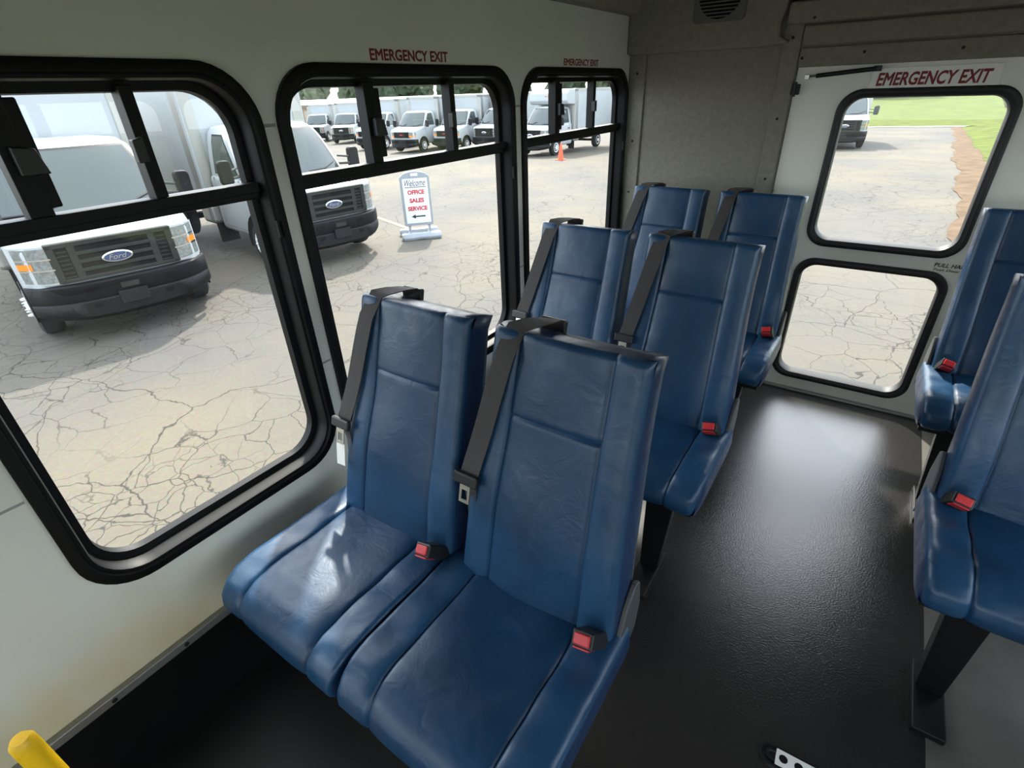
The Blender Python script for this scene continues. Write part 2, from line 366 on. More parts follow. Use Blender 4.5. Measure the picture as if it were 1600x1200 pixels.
door = empty('door_1', (0.758, L, 0)); struct(door, 'white rear emergency door with two rounded windows', 'door')
def DB(mb, name, m_, par=door, **k):
    mb.v = [(x-0.758, y-L, z) for x, y, z in mb.v]; return mb.build(name, m_, par, **k)
mb = MB()
UPW = (0.940, 1.533, 0.768, 1.407, 0.085); LOW = (0.930, 1.533, 0.072, 0.710, 0.085)
holed(mb, (0.762, 1.70, 0.74, 1.494), (UPW[0]+.012, UPW[1]-.012, UPW[2]+.012, UPW[3]-.012, .08), fnB, 0.004, 0.044)
holed(mb, (0.762, 1.70, 0.012, 0.74), (LOW[0]+.012, LOW[1]-.012, LOW[2]+.012, LOW[3]-.012, .08), fnB, 0.004, 0.044)
DB(mb, 'door_leaf', WHITE)
for wv in (UPW, LOW):
    prof = [(0.0, 0.004), (0.0, -0.006), (0.005, -0.010), (0.016, -0.011), (0.022, -0.006), (0.030, -0.004), (0.034, 0.006), (0.034, 0.05), (0.006, 0.05)]
    rings = [[fnB(a, b, d) for a, b in rrect(wv[0]+i_, wv[1]-i_, wv[2]+i_, wv[3]-i_, wv[4]-i_*0.6, 9)] for i_, d in prof]
    mb = MB(); nn = len(rings[0]); m_ = len(rings)
    mb.add([p for q in rings for p in q], [(i*nn+k, i*nn+(k+1) % nn, ((i+1) % m_)*nn+(k+1) % nn, ((i+1) % m_)*nn+k) for i in range(m_) for k in range(nn)])
    fo = DB(mb, 'window_gasket', RUBBER, smooth=True)
    mb = MB(); mb.prism(rrect(wv[0]+0.03, wv[1]-0.03, wv[2]+0.03, wv[3]-0.03, 0.065, 9), fnB, 0.024, 0.027); DB(mb, 'pane', GLASS)
DB(MB().box(0.76, 1.70, L-0.018, L+0.004, 0.0, 0.014), 'threshold', ALU, bevel=0.004)
hg = DB(MB().box(0.752, 0.786, L-0.022, L-0.002, 1.392, 1.432), 'hinge', STEELBLK, bevel=0.003)
DB(MB().tube([(0.768, L-0.024, 1.385), (0.768, L-0.024, 1.440)], 0.006, 8), 'hinge_pin', STEELBLK, smooth=True)
gs = DB(MB().tube([(0.840, L-0.030, 1.459), (1.05, L-0.034, 1.476)], 0.0085, 10), 'gas_strut', STEELBLK, smooth=True)
DB(MB().tube([(0.80, L-0.028, 1.456), (0.84, L-0.030, 1.459)], 0.0045, 8), 'strut_rod', CHROME, smooth=True)
DB(MB().box(0.798, 0.815, L-0.034, L-0.002, 1.447, 1.465), 'strut_bracket', METAL, bevel=0.002)
DB(MB().box(1.036, 1.064, L-0.040, L-0.002, 1.466, 1.486), 'strut_bracket', STEELBLK, bevel=0.002)
# lettering
def rear_text(txt, x0, x1, z0, z1, m_, d=0.0, **k):
    return frame_mat((1,0,0), (0,0,1), (0,-1,0), Vector(((x0+x1)/2, L-d, (z0+z1)/2)))
dc = empty('exit_decal', (1.035, L, 1.40)); tag(dc, 'clear sticker lettered EMERGENCY EXIT in red above the rear door window', 'sign')
mb = MB().box(0, 0.405, -0.0008, 0.0035, 0.006, 0.076); mb.build('decal_film', LABELC, dc)
M_ = frame_mat((1,0,0), (0,0,1), (0,-1,0), Vector((0.2, -0.0008, 0.038)))
text_mesh('lettering', 'EMERGENCY EXIT', 0.355, 0.046, REDINK, M_, dc, 0.12, 0.03)
for (y0, y1, z0, z1, lab) in ((1.097, 1.408, 1.530, 1.557, 'red EMERGENCY EXIT lettering on the wall above the middle window'), (2.125, 2.439, 1.530, 1.554, 'small red EMERGENCY EXIT lettering above the rearmost side window')):
    e = empty('exit_lettering', (0.0, (y0+y1)/2, z0)); tag(e, lab, 'lettering')
    text_mesh('lettering', 'EMERGENCY EXIT', y1-y0, z1-z0, REDINK, frame_mat((0,1,0), (0,0,1), (1,0,0), Vector((0, 0, (z1-z0)/2))), e, 0.0, 0.03, 0.001)
pd = empty('pull_handle_decal', (1.53, L, 0.73)); tag(pd, 'small black PULL HANDLE lettering on the rear door between the windows', 'lettering')
text_mesh('lettering', 'PULL HANDLE', 0.15, 0.017, BLKINK, frame_mat((1,0,0), (0,0,1), (0,-1,0), Vector((0.0, 0.003, 0.010))), pd, 0.2, 0.012, 0.001)
text_mesh('small_lettering', 'Push Door Out', 0.13, 0.010, BLKINK, frame_mat((1,0,0), (0,0,1), (0,-1,0), Vector((-0.008, 0.003, -0.010))), pd, 0.2, 0.006, 0.001)

# floor
fl = struct(MB().box(-0.05, W+0.05, YF, L+0.05, -0.08, -0.004).build('floor', FLOORS), 'dark rubber bus floor with a textured aisle', 'floor')
MB().box(0.84, 1.627, YF, L, -0.0045, 0.0).build('aisle_runner', FLOORM, fl)
MB().box(0.0, 0.838, YF, L, -0.0045, -0.001).build('side_floor', FLOORK, fl)
MB().box(1.629, W, YF, L, -0.0045, -0.001).build('side_floor', FLOORS, fl)
# ceiling with curved coves
mb = MB(); prof = []
N = 10
for k in range(N+1):
    t = math.pi/2*k/N; prof.append((0.36-0.36*math.cos(t)+0.0, 1.732+0.218*math.sin(t)))
prof = [(0.0, 1.732), (0.05, 1.735)] + [(0.05+0.30*(1-math.cos(math.pi/2*k/N)), 1.735+0.215*math.sin(math.pi/2*k/N)) for k in range(1, N+1)]
pr = prof + [(W-a, b) for a, b in reversed(prof)]
top = [(W, 2.03), (0.0, 2.03)]
mb.prism(pr+top, lambda a, b, d: (a, d, b), YF, L)
ce = struct(mb.build('ceiling', mat('ceiling_carpet', (150, 146, 130), 0.95, var=0.15, vscale=60, bump=0.6, bscale=350, spec=0.1, dist=0.003), smooth=True), 'grey carpeted bus ceiling with rounded coves', 'ceiling')
# front bulkhead with windshield opening
mb = MB()
holed(mb, (-0.05, W+0.05, 0.0, 2.03), (0.12, W-0.12, 0.45, 1.75, 0.15), lambda a, b, d: (a, YF-d, b), 0.0, 0.05)
struct(mb.build('wall_front', WHITE), 'front end of the bus around the windshield', 'wall')
fw = struct(MB().prism(rrect(0.10, W-0.10, 0.43, 1.77, 0.15), lambda a, b, d: (a, YF-d, b), 0.02, 0.024).build('window_11', GLASS), 'wide windshield at the front of the bus', 'window')

# ------------------------------------------------------------------ seats
def lerp(a, b, t): return a+(b-a)*t
def sm(t): t = max(0, min(1, t)); return t*t*(3-2*t)
def lin_pts(a, b, n): return [a+(b-a)*k/n for k in range(n+1)]
def edge_pts(a, b, n):          # denser towards both ends
    return [a+(b-a)*(0.5-0.5*math.cos(math.pi*k/n)) for k in range(n+1)]
def rounding(d, r):
    if d >= r: return 0.0
    return r-math.sqrt(max(0.0, r*r-(r-d)**2))
SEAM = (0.20, 0.80)
def make_seat(name, loc, mirror, label, cf=0.0):
    root = empty(name, loc); tag(root, label, 'bus seat', 'blue vinyl twin seats')
    mk = lambda: MB(mirror)
    # two places: (back bottom x0,x1, top x0,x1, cushion x0,x1)
    places = [(-0.388, -0.003, -0.350, -0.012, -0.443, -0.016), (0.033, 0.418, 0.052, 0.393, -0.012, 0.440)]
    if mirror: places[1] = (0.036, 0.415, 0.078, 0.424, 0.002, 0.440)
    YB, ZB, YT, ZT = 0.400, 0.425, 0.560, 1.022
    Lb = math.hypot(YT-YB, ZT-ZB); t_ = Vector((0, (YT-YB)/Lb, (ZT-ZB)/Lb)); n_ = Vector((0, -t_.z, t_.y))
    for pi, (bx0, bx1, tx0, tx1, cx0, cx1) in enumerate(places):
        seed = pi*3.1+loc[1]*1.7+(5 if mirror else 0)
        def S(u, v, lift=0.0):
            vv = sm(v*1.15) if v < 0.9 else 1
            x0, x1 = lerp(bx0, tx0, vv), lerp(bx1, tx1, vv); w = x1-x0
            x = lerp(x0, x1, u); du = min(u, 1-u)*w; dv = (1-v)*Lb; dbm = v*Lb
            # round the top corners in outline
            h = 0.012*math.sin(math.pi*min(max((u), 0), 1))*0.6
            bol = 0.0
            cu = abs(u-0.5)
            if cu > 0.30: bol = 0.006*(1-((cu-0.39)/0.105)**2)+0.005*(cu-0.30)/0.215
            else: bol = 0.005*(1-(cu/0.30)**4)
            h += bol
            h += 0.010*math.exp(-((v-0.33)/0.22)**2)                # lumbar swell
            h -= rounding(du, 0.014)*1.0 + rounding(dv, 0.014)*1.0 + rounding(dbm, 0.03)
            for s_ in SEAM: h -= 0.0035*math.exp(-((u-s_)*w/0.0035)**2)
            if SEAM[0] < u < SEAM[1]: h -= 0.0035*math.exp(-((v-0.715)*Lb/0.0035)**2)
            h += 0.0016*math.sin(9*u+seed)*math.sin(7*v+seed*2)+0.0012*math.sin(17*v+seed)*math.sin(5*u+seed)
            p = Vector((x, YB, ZB))+t_*(v*Lb)+n_*(h+0.045+lift)
            return p
        def Sg(u, v, k=1.0): return S(u, v)
        back = mk()
        # gusset band round the front panels, down to the shell
        def rim(k):
            pts = [(0, v) for v in lin_pts(0, 1, 20)] + [(u, 1) for u in lin_pts(0, 1, 16)[1:]] + [(1, v) for v in lin_pts(1, 0, 20)[1:]] + [(u, 0) for u in lin_pts(1, 0, 10)[1:-1]]
            out = []
            for u, v in pts:
                p = S(u, v); depth = lerp(0.085, 0.055, v)
                c = Vector(((bx0+bx1)/2, 0, 0)); 
                bulge = 0.004*math.sin(math.pi*k)
                dirx = -1 if u == 0 else (1 if u == 1 else 0); dirz = 1 if v == 1 else 0
                out.append(p-n_*(depth*k)+Vector((dirx*bulge, 0, 0))+t_*(dirz*bulge))
            return out
        back.loft([rim(0), rim(0.25), rim(0.6), rim(1.0)], True, False)
        bo = back.build('backrest', NAVY, root, 'all')
        sh = mk(); sh.loft([rim(0.97), [p-n_*0.006 for p in rim(1.0)], [p*1.0-n_*0.012+(Vector(((bx0+bx1)/2, p.y, p.z))-p)*0.06 for p in rim(1.0)]], True, True)
        sh.build('back_shell', SHELL, bo, True)
        p = mk(); p.grid(S, edge_pts(0, SEAM[0], 14), edge_pts(0, 1, 40)); p.build('side_bolster', VINYL2, bo, 'all')
        p = mk(); p.grid(S, edge_pts(SEAM[1], 1, 14), edge_pts(0, 1, 40)); p.build('side_bolster', VINYL2, bo, 'all')
        p = mk(); p.grid(S, edge_pts(SEAM[0], SEAM[1], 22), edge_pts(0, 0.715, 32)); p.build('back_panel', VINYL, bo, 'all')
        p = mk(); p.grid(S, edge_pts(SEAM[0], SEAM[1], 22), edge_pts(0.715, 1, 22)); p.build('head_panel', VINYL, bo, 'all')
        # ---- cushion
        prof = [(0.420, 0.462), (0.350, 0.464), (0.27, 0.464), (0.18, 0.467), (0.10, 0.468), (0.055, 0.462), (0.024, 0.447), (0.004, 0.424), (-0.002, 0.398), (0.004, 0.374), (0.022, 0.362)]
        prof = [(y_+cf*(1-sm((y_-0.0)/0.35)), z_) for y_, z_ in prof]
        cum = [0]
        for a, b in zip(prof, prof[1:]): cum.append(cum[-1]+math.hypot(b[0]-a[0], b[1]-a[1]))
        T = cum[-1]
        def P(s_):
            d = s_*T
            for i in range(len(prof)-1):
                if d <= cum[i+1] or i == len(prof)-2:
                    k = (d-cum[i])/(cum[i+1]-cum[i]); return (lerp(prof[i][0], prof[i+1][0], k), lerp(prof[i][1], prof[i+1][1], k))
        def Cc(u, s_):
            y, z = P(s_); ya, za = P(max(0, s_-0.04)); yb, zb = P(min(1, s_+0.04))
            dy, dz = yb-ya, zb-za; l_ = math.hypot(dy, dz); ny, nz = (dz/l_, -dy/l_)
            if nz < -0.2: pass
            ins = 0.012*sm((s_-0.62)/0.38)+0.012*sm(0.12-s_)/1.0
            x0, x1 = cx0+ins, cx1-ins; w = x1-x0; x = lerp(x0, x1, u); du = min(u, 1-u)*w
            h = 0.0; cu = abs(u-0.5)
            top = 1-sm((s_-0.66)/0.2)
            h += 0.006*(1-(cu/0.30)**6) if cu < 0.30 else 0.005*(1-((cu-0.375)/0.075)**2 if cu < 0.375 else 1)
            inner = (u > 0.5) == (pi == 0)
            h -= rounding(du, 0.010 if inner else 0.022)*0.95
            for s2 in SEAM: h -= 0.0040*math.exp(-((u-s2)*w/0.003)**2)
            h += (0.0022*math.sin(11*u+seed)*math.sin(9*s_+seed)+0.0030*math.sin(26*s_+seed*3+6*u)*math.exp(-((u-0.86)/0.09)**2)+0.0030*math.sin(23*s_+seed+5*u)*math.exp(-((u-0.12)/0.09)**2))*top
            h -= 0.006*math.exp(-((u-0.5)/0.2)**2-((s_-0.3)/0.2)**2)
            return Vector((x, y+ny*h*(1 if dy < 0 else 1), z+nz*h))
        sk = mk()
        vs_ = lin_pts(0, 1, 30)
        for u in (0, 1):
            dx = 0.003 if u == 1 else -0.003
            e0 = [Cc(u, s_) for s_ in vs_]
            e1 = [Vector((p.x+dx, p.y, lerp(p.z, 0.362, 0.5))) for p in e0]
            e2 = [Vector((p.x-dx, max(p.y, 0.02+cf), 0.362)) for p in e0]
            sk.loft([e0, e1, e2], False, False)
        sk.add([(cx0+0.012, 0.02+cf, 0.362), (cx1-0.012, 0.02+cf, 0.362), (cx1-0.012, 0.42, 0.362), (cx0+0.012, 0.42, 0.362)], [(0, 1, 2, 3)])
        b0 = [Cc(u, 0) for u in lin_pts(0, 1, 12)]; sk.loft([b0, [Vector((p.x, p.y, 0.362)) for p in b0]], False, False)
        cu_o = sk.build('cushion', NAVY, root, 'all')
        for k, (u0, u1, nm) in enumerate(((0, SEAM[0], 'cushion_bolster'), (SEAM[0], SEAM[1], 'cushion_panel'), (SEAM[1], 1, 'cushion_bolster'))):
            p = mk(); p.grid(Cc, edge_pts(u0, u1, 24 if k == 1 else 16), lin_pts(0, 1, 56)); p.build(nm, VINYL if k == 1 else VINYL2, cu_o, 'all')
        # ---- belt
        xa = tx0+0.052; xg = tx0+0.092; ua = (xa-tx0)/(tx1-tx0); ug = (xg-tx0)/(tx1-tx0)
        e1 = S(ua, 1.0); e2 = S(ug, 1.0)
        Pth = [e2-n_*0.082-t_*0.10, e2-n_*0.080-t_*0.01, e2-n_*0.064+t_*0.020, e2-n_*0.040+t_*0.022, lerp(e1, e2, 0.35)-n_*0.014+t_*0.012, e1+t_*0.004+n_*0.003]
        lo_v = 0.44
        latch_v = 0.475
        for k in range(1, 9):
            v = lerp(0.985, lo_v, k/8); xx = lerp(xa, bx0+0.012, k/8)
            uu = (xx-lerp(bx0, tx0, sm(v*1.15)))/(lerp(bx1, tx1, sm(v*1.15))-lerp(bx0, tx0, sm(v*1.15)))
            q = S(max(0.09, uu), v); Pth.append(Vector((xx, q.y-0.009, q.z+0.003)))
        Pth += [S(0.0, v_)+n_*(0.012-k_*0.012)+Vector((0.004-0.006*k_, 0, 0)) for k_, v_ in enumerate((0.36, 0.27, 0.18))]
        def ribbon(pts, w, th, twist):
            mb = mk(); rings = []
            for i, p_ in enumerate(pts):
                a = pts[max(0, i-1)]; b = pts[min(len(pts)-1, i+1)]; tt = (b-a).normalized()
                wd = Vector((math.cos(twist[i]), math.sin(twist[i]), 0)); wd = (wd-tt*wd.dot(tt)).normalized(); nn_ = tt.cross(wd).normalized()
                rings.append([p_+wd*w/2+nn_*th, p_-wd*w/2+nn_*th, p_-wd*w/2-nn_*th, p_+wd*w/2-nn_*th])
            return mb.loft(rings, True, True)
        tw = [0.0]*len(Pth); tw[-3] = -0.35; tw[-2] = -0.8; tw[-1] = -1.0
        tw[0:6] = [0.25, 0.25, 0.3, 0.25, 0.12, 0.0]
        be = ribbon(Pth, 0.047, 0.0011, tw).build('seat_belt', BELT, root, True)
        g = mk().box(-0.030, 0.030, -0.006, 0.010, -0.030, 0.012, frame_mat((1,0,0), -n_, t_, e2-n_*0.076+t_*0.012))
        g.build('belt_guide', PLASTIC, be, bevel=0.004)
        lp = Pth[-4]
        Mx = frame_mat((1,0,0), t_, -n_.cross(Vector((0,0,0))) if False else Vector((1,0,0)).cross(t_), lp+n_*0.008)
        lt = mk().box(-0.033, 0.033, -0.014, 0.014, -0.008, 0.006, Mx)
        lo = lt.build('latch_slider', PLASTIC, be, bevel=0.005)
        tg = mk()
        for b_ in ((-0.014, -0.008, -0.058, -0.012), (0.008, 0.014, -0.058, -0.012), (-0.008, 0.008, -0.058, -0.050), (-0.008, 0.008, -0.026, -0.012)):
            tg.box(b_[0], b_[1], b_[2], b_[3], -0.001, 0.0015, Mx)
        tg.build('latch_tongue', METAL, lo)
        if pi == 0 and not mirror and loc[1] < 0.5:
            mk().box(-0.020, 0.012, -0.118, -0.056, 0.000, 0.001, Mx @ Matrix.Rotation(0.08, 4, 'Z')).build('care_tag', TAG, be)
        # ---- buckle at the right rear corner of the cushion
        xb = bx1-0.032
        Mb = frame_mat(Vector((0.97, 0.0, 0.24)).normalized(), Vector((-0.10, -0.64, 0.60)).normalized().cross(Vector((0.97, 0, 0.24)).normalized()), Vector((-0.10, -0.64, 0.60)).normalized(), Vector((xb, 0.335, 0.492)))
        # local z = stalk direction (towards the rider and up)
        Mb = Mb @ Matrix.Scale(1.3, 4)
        bk_o = mk().box(-0.018, 0.018, -0.0125, 0.0125, -0.045, 0.030, Mb).build('buckle', PLASTIC, root, bevel=0.004)
        mk().box(-0.0135, 0.0135, -0.0085, 0.0085, 0.028, 0.0335, Mb).build('release_button', RED, bk_o, bevel=0.003)
        mk().box(-0.0138, 0.0138, -0.0145, -0.0115, 0.004, 0.0305, Mb).build('release_face', RED, bk_o, bevel=0.0015)
    # ---- frame, legs, recliner cover
    fr = mk()
    for y in (0.06+cf, 0.345): fr.box(-0.42, 0.42, y-0.015, y+0.015, 0.330, 0.361)
    for x in (-0.40, 0.0, 0.345): fr.box(x-0.015, x+0.015, 0.06+cf, 0.345, 0.330, 0.3605)
    fr.build('seat_frame', STEELBLK, root)
    for lx in (0.275,):
        leg = mk(); y1 = 0.070+cf*0.5
        leg.loft([[Vector((lx+dx, y1+dy, 0.333)) for dx, dy in ((0.005, 0), (0.090, 0), (0.090, 0.045), (0.005, 0.045))], [Vector((lx+dx, 0.125+dy, 0.02)) for dx, dy in ((0, 0), (0.060, 0), (0.060, 0.045), (0, 0.045))]], True, True)
        leg.build('leg', STEELBLK, root, bevel=0.004)
        mk().box(lx-0.006, lx+0.066, 0.0, 0.215, 0.0, 0.021).build('foot', STEELBLK, root, bevel=0.004)
    wm = mk().box(-0.545+0.02, -0.415, 0.05, 0.355, 0.285, 0.331); wm.build('wall_bracket', STEELBLK, root, bevel=0.004)
    rc = mk(); rc.prism([(0.36, 0.40), (0.43, 0.37), (0.475, 0.40), (0.49, 0.47), (0.475, 0.545), (0.45, 0.56), (0.41, 0.52)], lambda a, b, d: (d, a, b), 0.419, 0.432)
    rc.build('recliner_cover', mat('recliner_grey', (70, 71, 72), 0.5), root, bevel=0.004)
    rk = mk().box(-0.36, 0.40, 0.42, 0.45, 0.33, 0.40); rk.build('back_bracket', STEELBLK, root)
    return root
make_seat('twin_seat', (0.545, 0.262, 0), False, 'blue vinyl twin seat in the foreground, nearest the first window')
make_seat('twin_seat', (0.545, 1.115, 0), False, 'blue vinyl twin seat in the middle of the left row', 0.045)
make_seat('twin_seat', (0.545, 1.975, 0), False, 'blue vinyl twin seat in the rear left corner against carpeted wall', 0.055)
make_seat('twin_seat', (1.935, 1.115, 0), True, 'nearer blue vinyl seat on the right side of the aisle, cut by the frame', 0.05)
make_seat('twin_seat', (1.935, 1.975, 0), True, 'blue vinyl seat on the right of the aisle beside the rear door', 0.055)

# yellow stanchion at lower left
st = empty('stanchion_post', (0.385, -0.092, 0)); tag(st, 'yellow grab post with capped end at the lower left corner', 'grab rail')
MB().tube([(0, 0, 0.012), (0, 0, 0.665), (0, 0, 0.68), (0, 0, 0.688)], [0.016, 0.016, 0.0155, 0.011], 16).build('post', YELLOW, st, True)
MB().tube([(0, 0, 0.0), (0, 0, 0.006), (0, 0, 0.014)], [0.045, 0.045, 0.02], 16).build('flange', STEELBLK, st, True)
# floor tie-down anchor
an = empty('floor_anchor', (1.37, 0.868, 0), math.radians(2)); tag(an, 'black oval floor anchor with a bright metal insert at bottom edge', 'floor anchor')
mb = MB()
def oval(a, b, z): return [Vector((p, q, z)) for p, q in rrect(-a, a, -b, b, b, 8)]
mb.loft([oval(0.085, 0.030, 0.0), oval(0.083, 0.028, 0.005), oval(0.077, 0.023, 0.005), oval(0.075, 0.021, 0.001)], True, True).build('bezel', STEELBLK, an, True)
mb = MB(); mb.loft([oval(0.068, 0.015, 0.001), oval(0.067, 0.014, 0.0045), oval(0.062, 0.010, 0.0045), oval(0.060, 0.008, 0.002)], True, True).build('inner_ring', STEELBLK, an, True)
ins = MB().box(-0.045, 0.075, -0.020, 0.020, 0.004, 0.0075).build('metal_insert', mat('bright_insert', (226, 226, 220), 0.4), an, bevel=0.002)
for x in (-0.028, 0.006, 0.04):
    MB().lathe([(0.010, 0.0074), (0.010, 0.0079), (0.008, 0.0079)], lambda r, t, h: (x+r*math.cos(t), r*math.sin(t), h), 12).build('keyhole', SCUFF, ins)

# ------------------------------------------------------------------ outdoors
def gz(x, y): return -1.1-0.022*max(0.0, (-0.6*x+0.8*y)-9.0)
def ground_mat():
    M = bpy.data.materials.new('cracked_concrete'); M.use_nodes = True
    n = M.node_tree.nodes; l = M.node_tree.links; b = n['Principled BSDF']; b.inputs['Roughness'].default_value = 0.85; b.inputs['Specular IOR Level'].default_value = 0.2
    tc = n.new('ShaderNodeTexCoord')
    nz = n.new('ShaderNodeTexNoise'); nz.inputs['Scale'].default_value = 0.35; nz.inputs['Detail'].default_value = 6; l.new(tc.outputs['Object'], nz.inputs['Vector'])
    rp = n.new('ShaderNodeValToRGB'); rp.color_ramp.elements[0].position = 0.35; rp.color_ramp.elements[0].color = lin((77, 75, 72))+(1,); rp.color_ramp.elements[1].position = 0.65; rp.color_ramp.elements[1].color = lin((92, 86, 74))+(1,)
    l.new(nz.outputs['Fac'], rp.inputs[0])
    # fine grain
    ng = n.new('ShaderNodeTexNoise'); ng.inputs['Scale'].default_value = 30; ng.inputs['Detail'].default_value = 6; l.new(tc.outputs['Object'], ng.inputs['Vector'])
    mg = n.new('ShaderNodeMix'); mg.data_type = 'RGBA'; mg.blend_type = 'OVERLAY'; mg.inputs[0].default_value = 0.25
    l.new(rp.outputs[0], mg.inputs[6]); l.new(ng.outputs['Color'], mg.inputs[7])
    # warp then crack networks
    wn = n.new('ShaderNodeTexNoise'); wn.inputs['Scale'].default_value = 1.6; wn.inputs['Detail'].default_value = 5; l.new(tc.outputs['Object'], wn.inputs['Vector'])
    mp = n.new('ShaderNodeMix'); mp.data_type = 'RGBA'; mp.blend_type = 'LINEAR_LIGHT'; mp.inputs[0].default_value = 0.22
    l.new(tc.outputs['Object'], mp.inputs[6]); l.new(wn.outputs['Color'], mp.inputs[7])
    last = mg.outputs[2]
    mask = n.new('ShaderNodeTexNoise'); mask.inputs['Scale'].default_value = 0.45; mask.inputs['Detail'].default_value = 2; l.new(tc.outputs['Object'], mask.inputs['Vector'])
    for sc, wd, gate, col in ((0.55, 0.0045, None, (38, 36, 33)), (2.2, 0.015, (0.36, 0.50), (42, 40, 36)), (4.6, 0.024, (0.48, 0.60), (45, 43, 38))):
        vo = n.new('ShaderNodeTexVoronoi'); vo.feature = 'DISTANCE_TO_EDGE'; vo.inputs['Scale'].default_value = sc; l.new(mp.outputs[2], vo.inputs['Vector'])
        mr = n.new('ShaderNodeMapRange'); mr.inputs[1].default_value = wd*0.3; mr.inputs[2].default_value = wd; mr.inputs[3].default_value = 0.85; mr.inputs[4].default_value = 0.0; l.new(vo.outputs['Distance'], mr.inputs[0])
        fac = mr.outputs[0]
        if gate:
            g = n.new('ShaderNodeMapRange'); g.inputs[1].default_value = gate[0]; g.inputs[2].default_value = gate[1]; l.new(mask.outputs['Fac'], g.inputs[0])
            mu = n.new('ShaderNodeMath'); mu.operation = 'MULTIPLY'; l.new(fac, mu.inputs[0]); l.new(g.outputs[0], mu.inputs[1]); fac = mu.outputs[0]
        mx = n.new('ShaderNodeMix'); mx.data_type = 'RGBA'; mx.inputs[7].default_value = lin(col)+(1,)
        l.new(fac, mx.inputs[0]); l.new(last, mx.inputs[6]); last = mx.outputs[2]
    l.new(last, b.inputs['Base Color'])
    return M
def axis(a, b, n): return [a+(b-a)*k/n for k in range(n+1)]
mb = MB(); mb.grid(lambda x, y: (x, y, gz(x, y)), axis(-90, 60, 60), axis(-40, 49, 60))
struct(mb.build('floor_pavement', ground_mat(), smooth=True), 'cracked pale concrete lot around the bus', 'pavement')
GRASS = mat('grass', (76, 86, 34), 0.9, var=0.3, vscale=1.2, bump=0.6, bscale=30, spec=0.1, dist=0.05)
DIRT = mat('dirt', (92, 76, 60), 0.95, var=0.25, vscale=3, bump=0.5, bscale=40, spec=0.1, dist=0.03)
mb = MB(); mb.grid(lambda x, y: (x, y, gz(x, y)+0.03+max(0, y-47)*0.030+0.10*math.sin(x*0.3)*math.sin(y*0.21)*(1 if y > 50 else 0)), axis(-90, 90, 60), axis(48.4, 190, 50))
struct(mb.build('floor_grass', GRASS, smooth=True), 'green grass field beyond the end of the pavement', 'grass')
def dirt_edge(y): return 2.02+0.042*y+0.07*math.sin(y*0.9)+0.05*math.sin(y*2.3+1)+0.05*math.sin(y*0.37)+0.03*math.sin(y*5.1)
mb = MB(); mb.grid(lambda u, y: (dirt_edge(y)+u*1.1*(1-0.35*sm((y-24)/16)), y, gz(3, y)+0.012+0.02*math.sin(math.pi*u)), axis(0, 1, 6), axis(4.0, 48.6, 90))
struct(mb.build('floor_dirt', DIRT, smooth=True), 'strip of brown dirt along the pavement edge behind the bus', 'dirt')
mb = MB(); mb.grid(lambda u, y: (dirt_edge(y)+0.95*(1-0.35*sm((y-24)/16))+u*60, y, gz(3, y)+0.025+0.3*min(1, u*20)), [0, 0.02, 0.05, 0.1, 0.3, 0.6, 1], axis(4.0, 49.5, 90))
struct(mb.build('floor_verge', GRASS, smooth=True), 'grass verge to the right of the dirt strip', 'grass')
# painted stall line by the sign
mb = MB(); a, b = Vector((-10.2, 9.35, 0)), Vector((-7.0, 8.15, 0)); nrm = Vector((0.35, 0.94, 0)).normalized()*0.05
mb.add([(p.x, p.y, gz(p.x, p.y)+0.006) for p in (a-nrm, b-nrm, b+nrm, a+nrm)], [(0, 1, 2, 3)])
tag(mb.build('stall_line', mat('worn_yellow_paint', (150, 134, 80), 0.8, var=0.2, vscale=6)), 'faded yellow parking stall line on the pavement beside the standing sign', 'road marking')

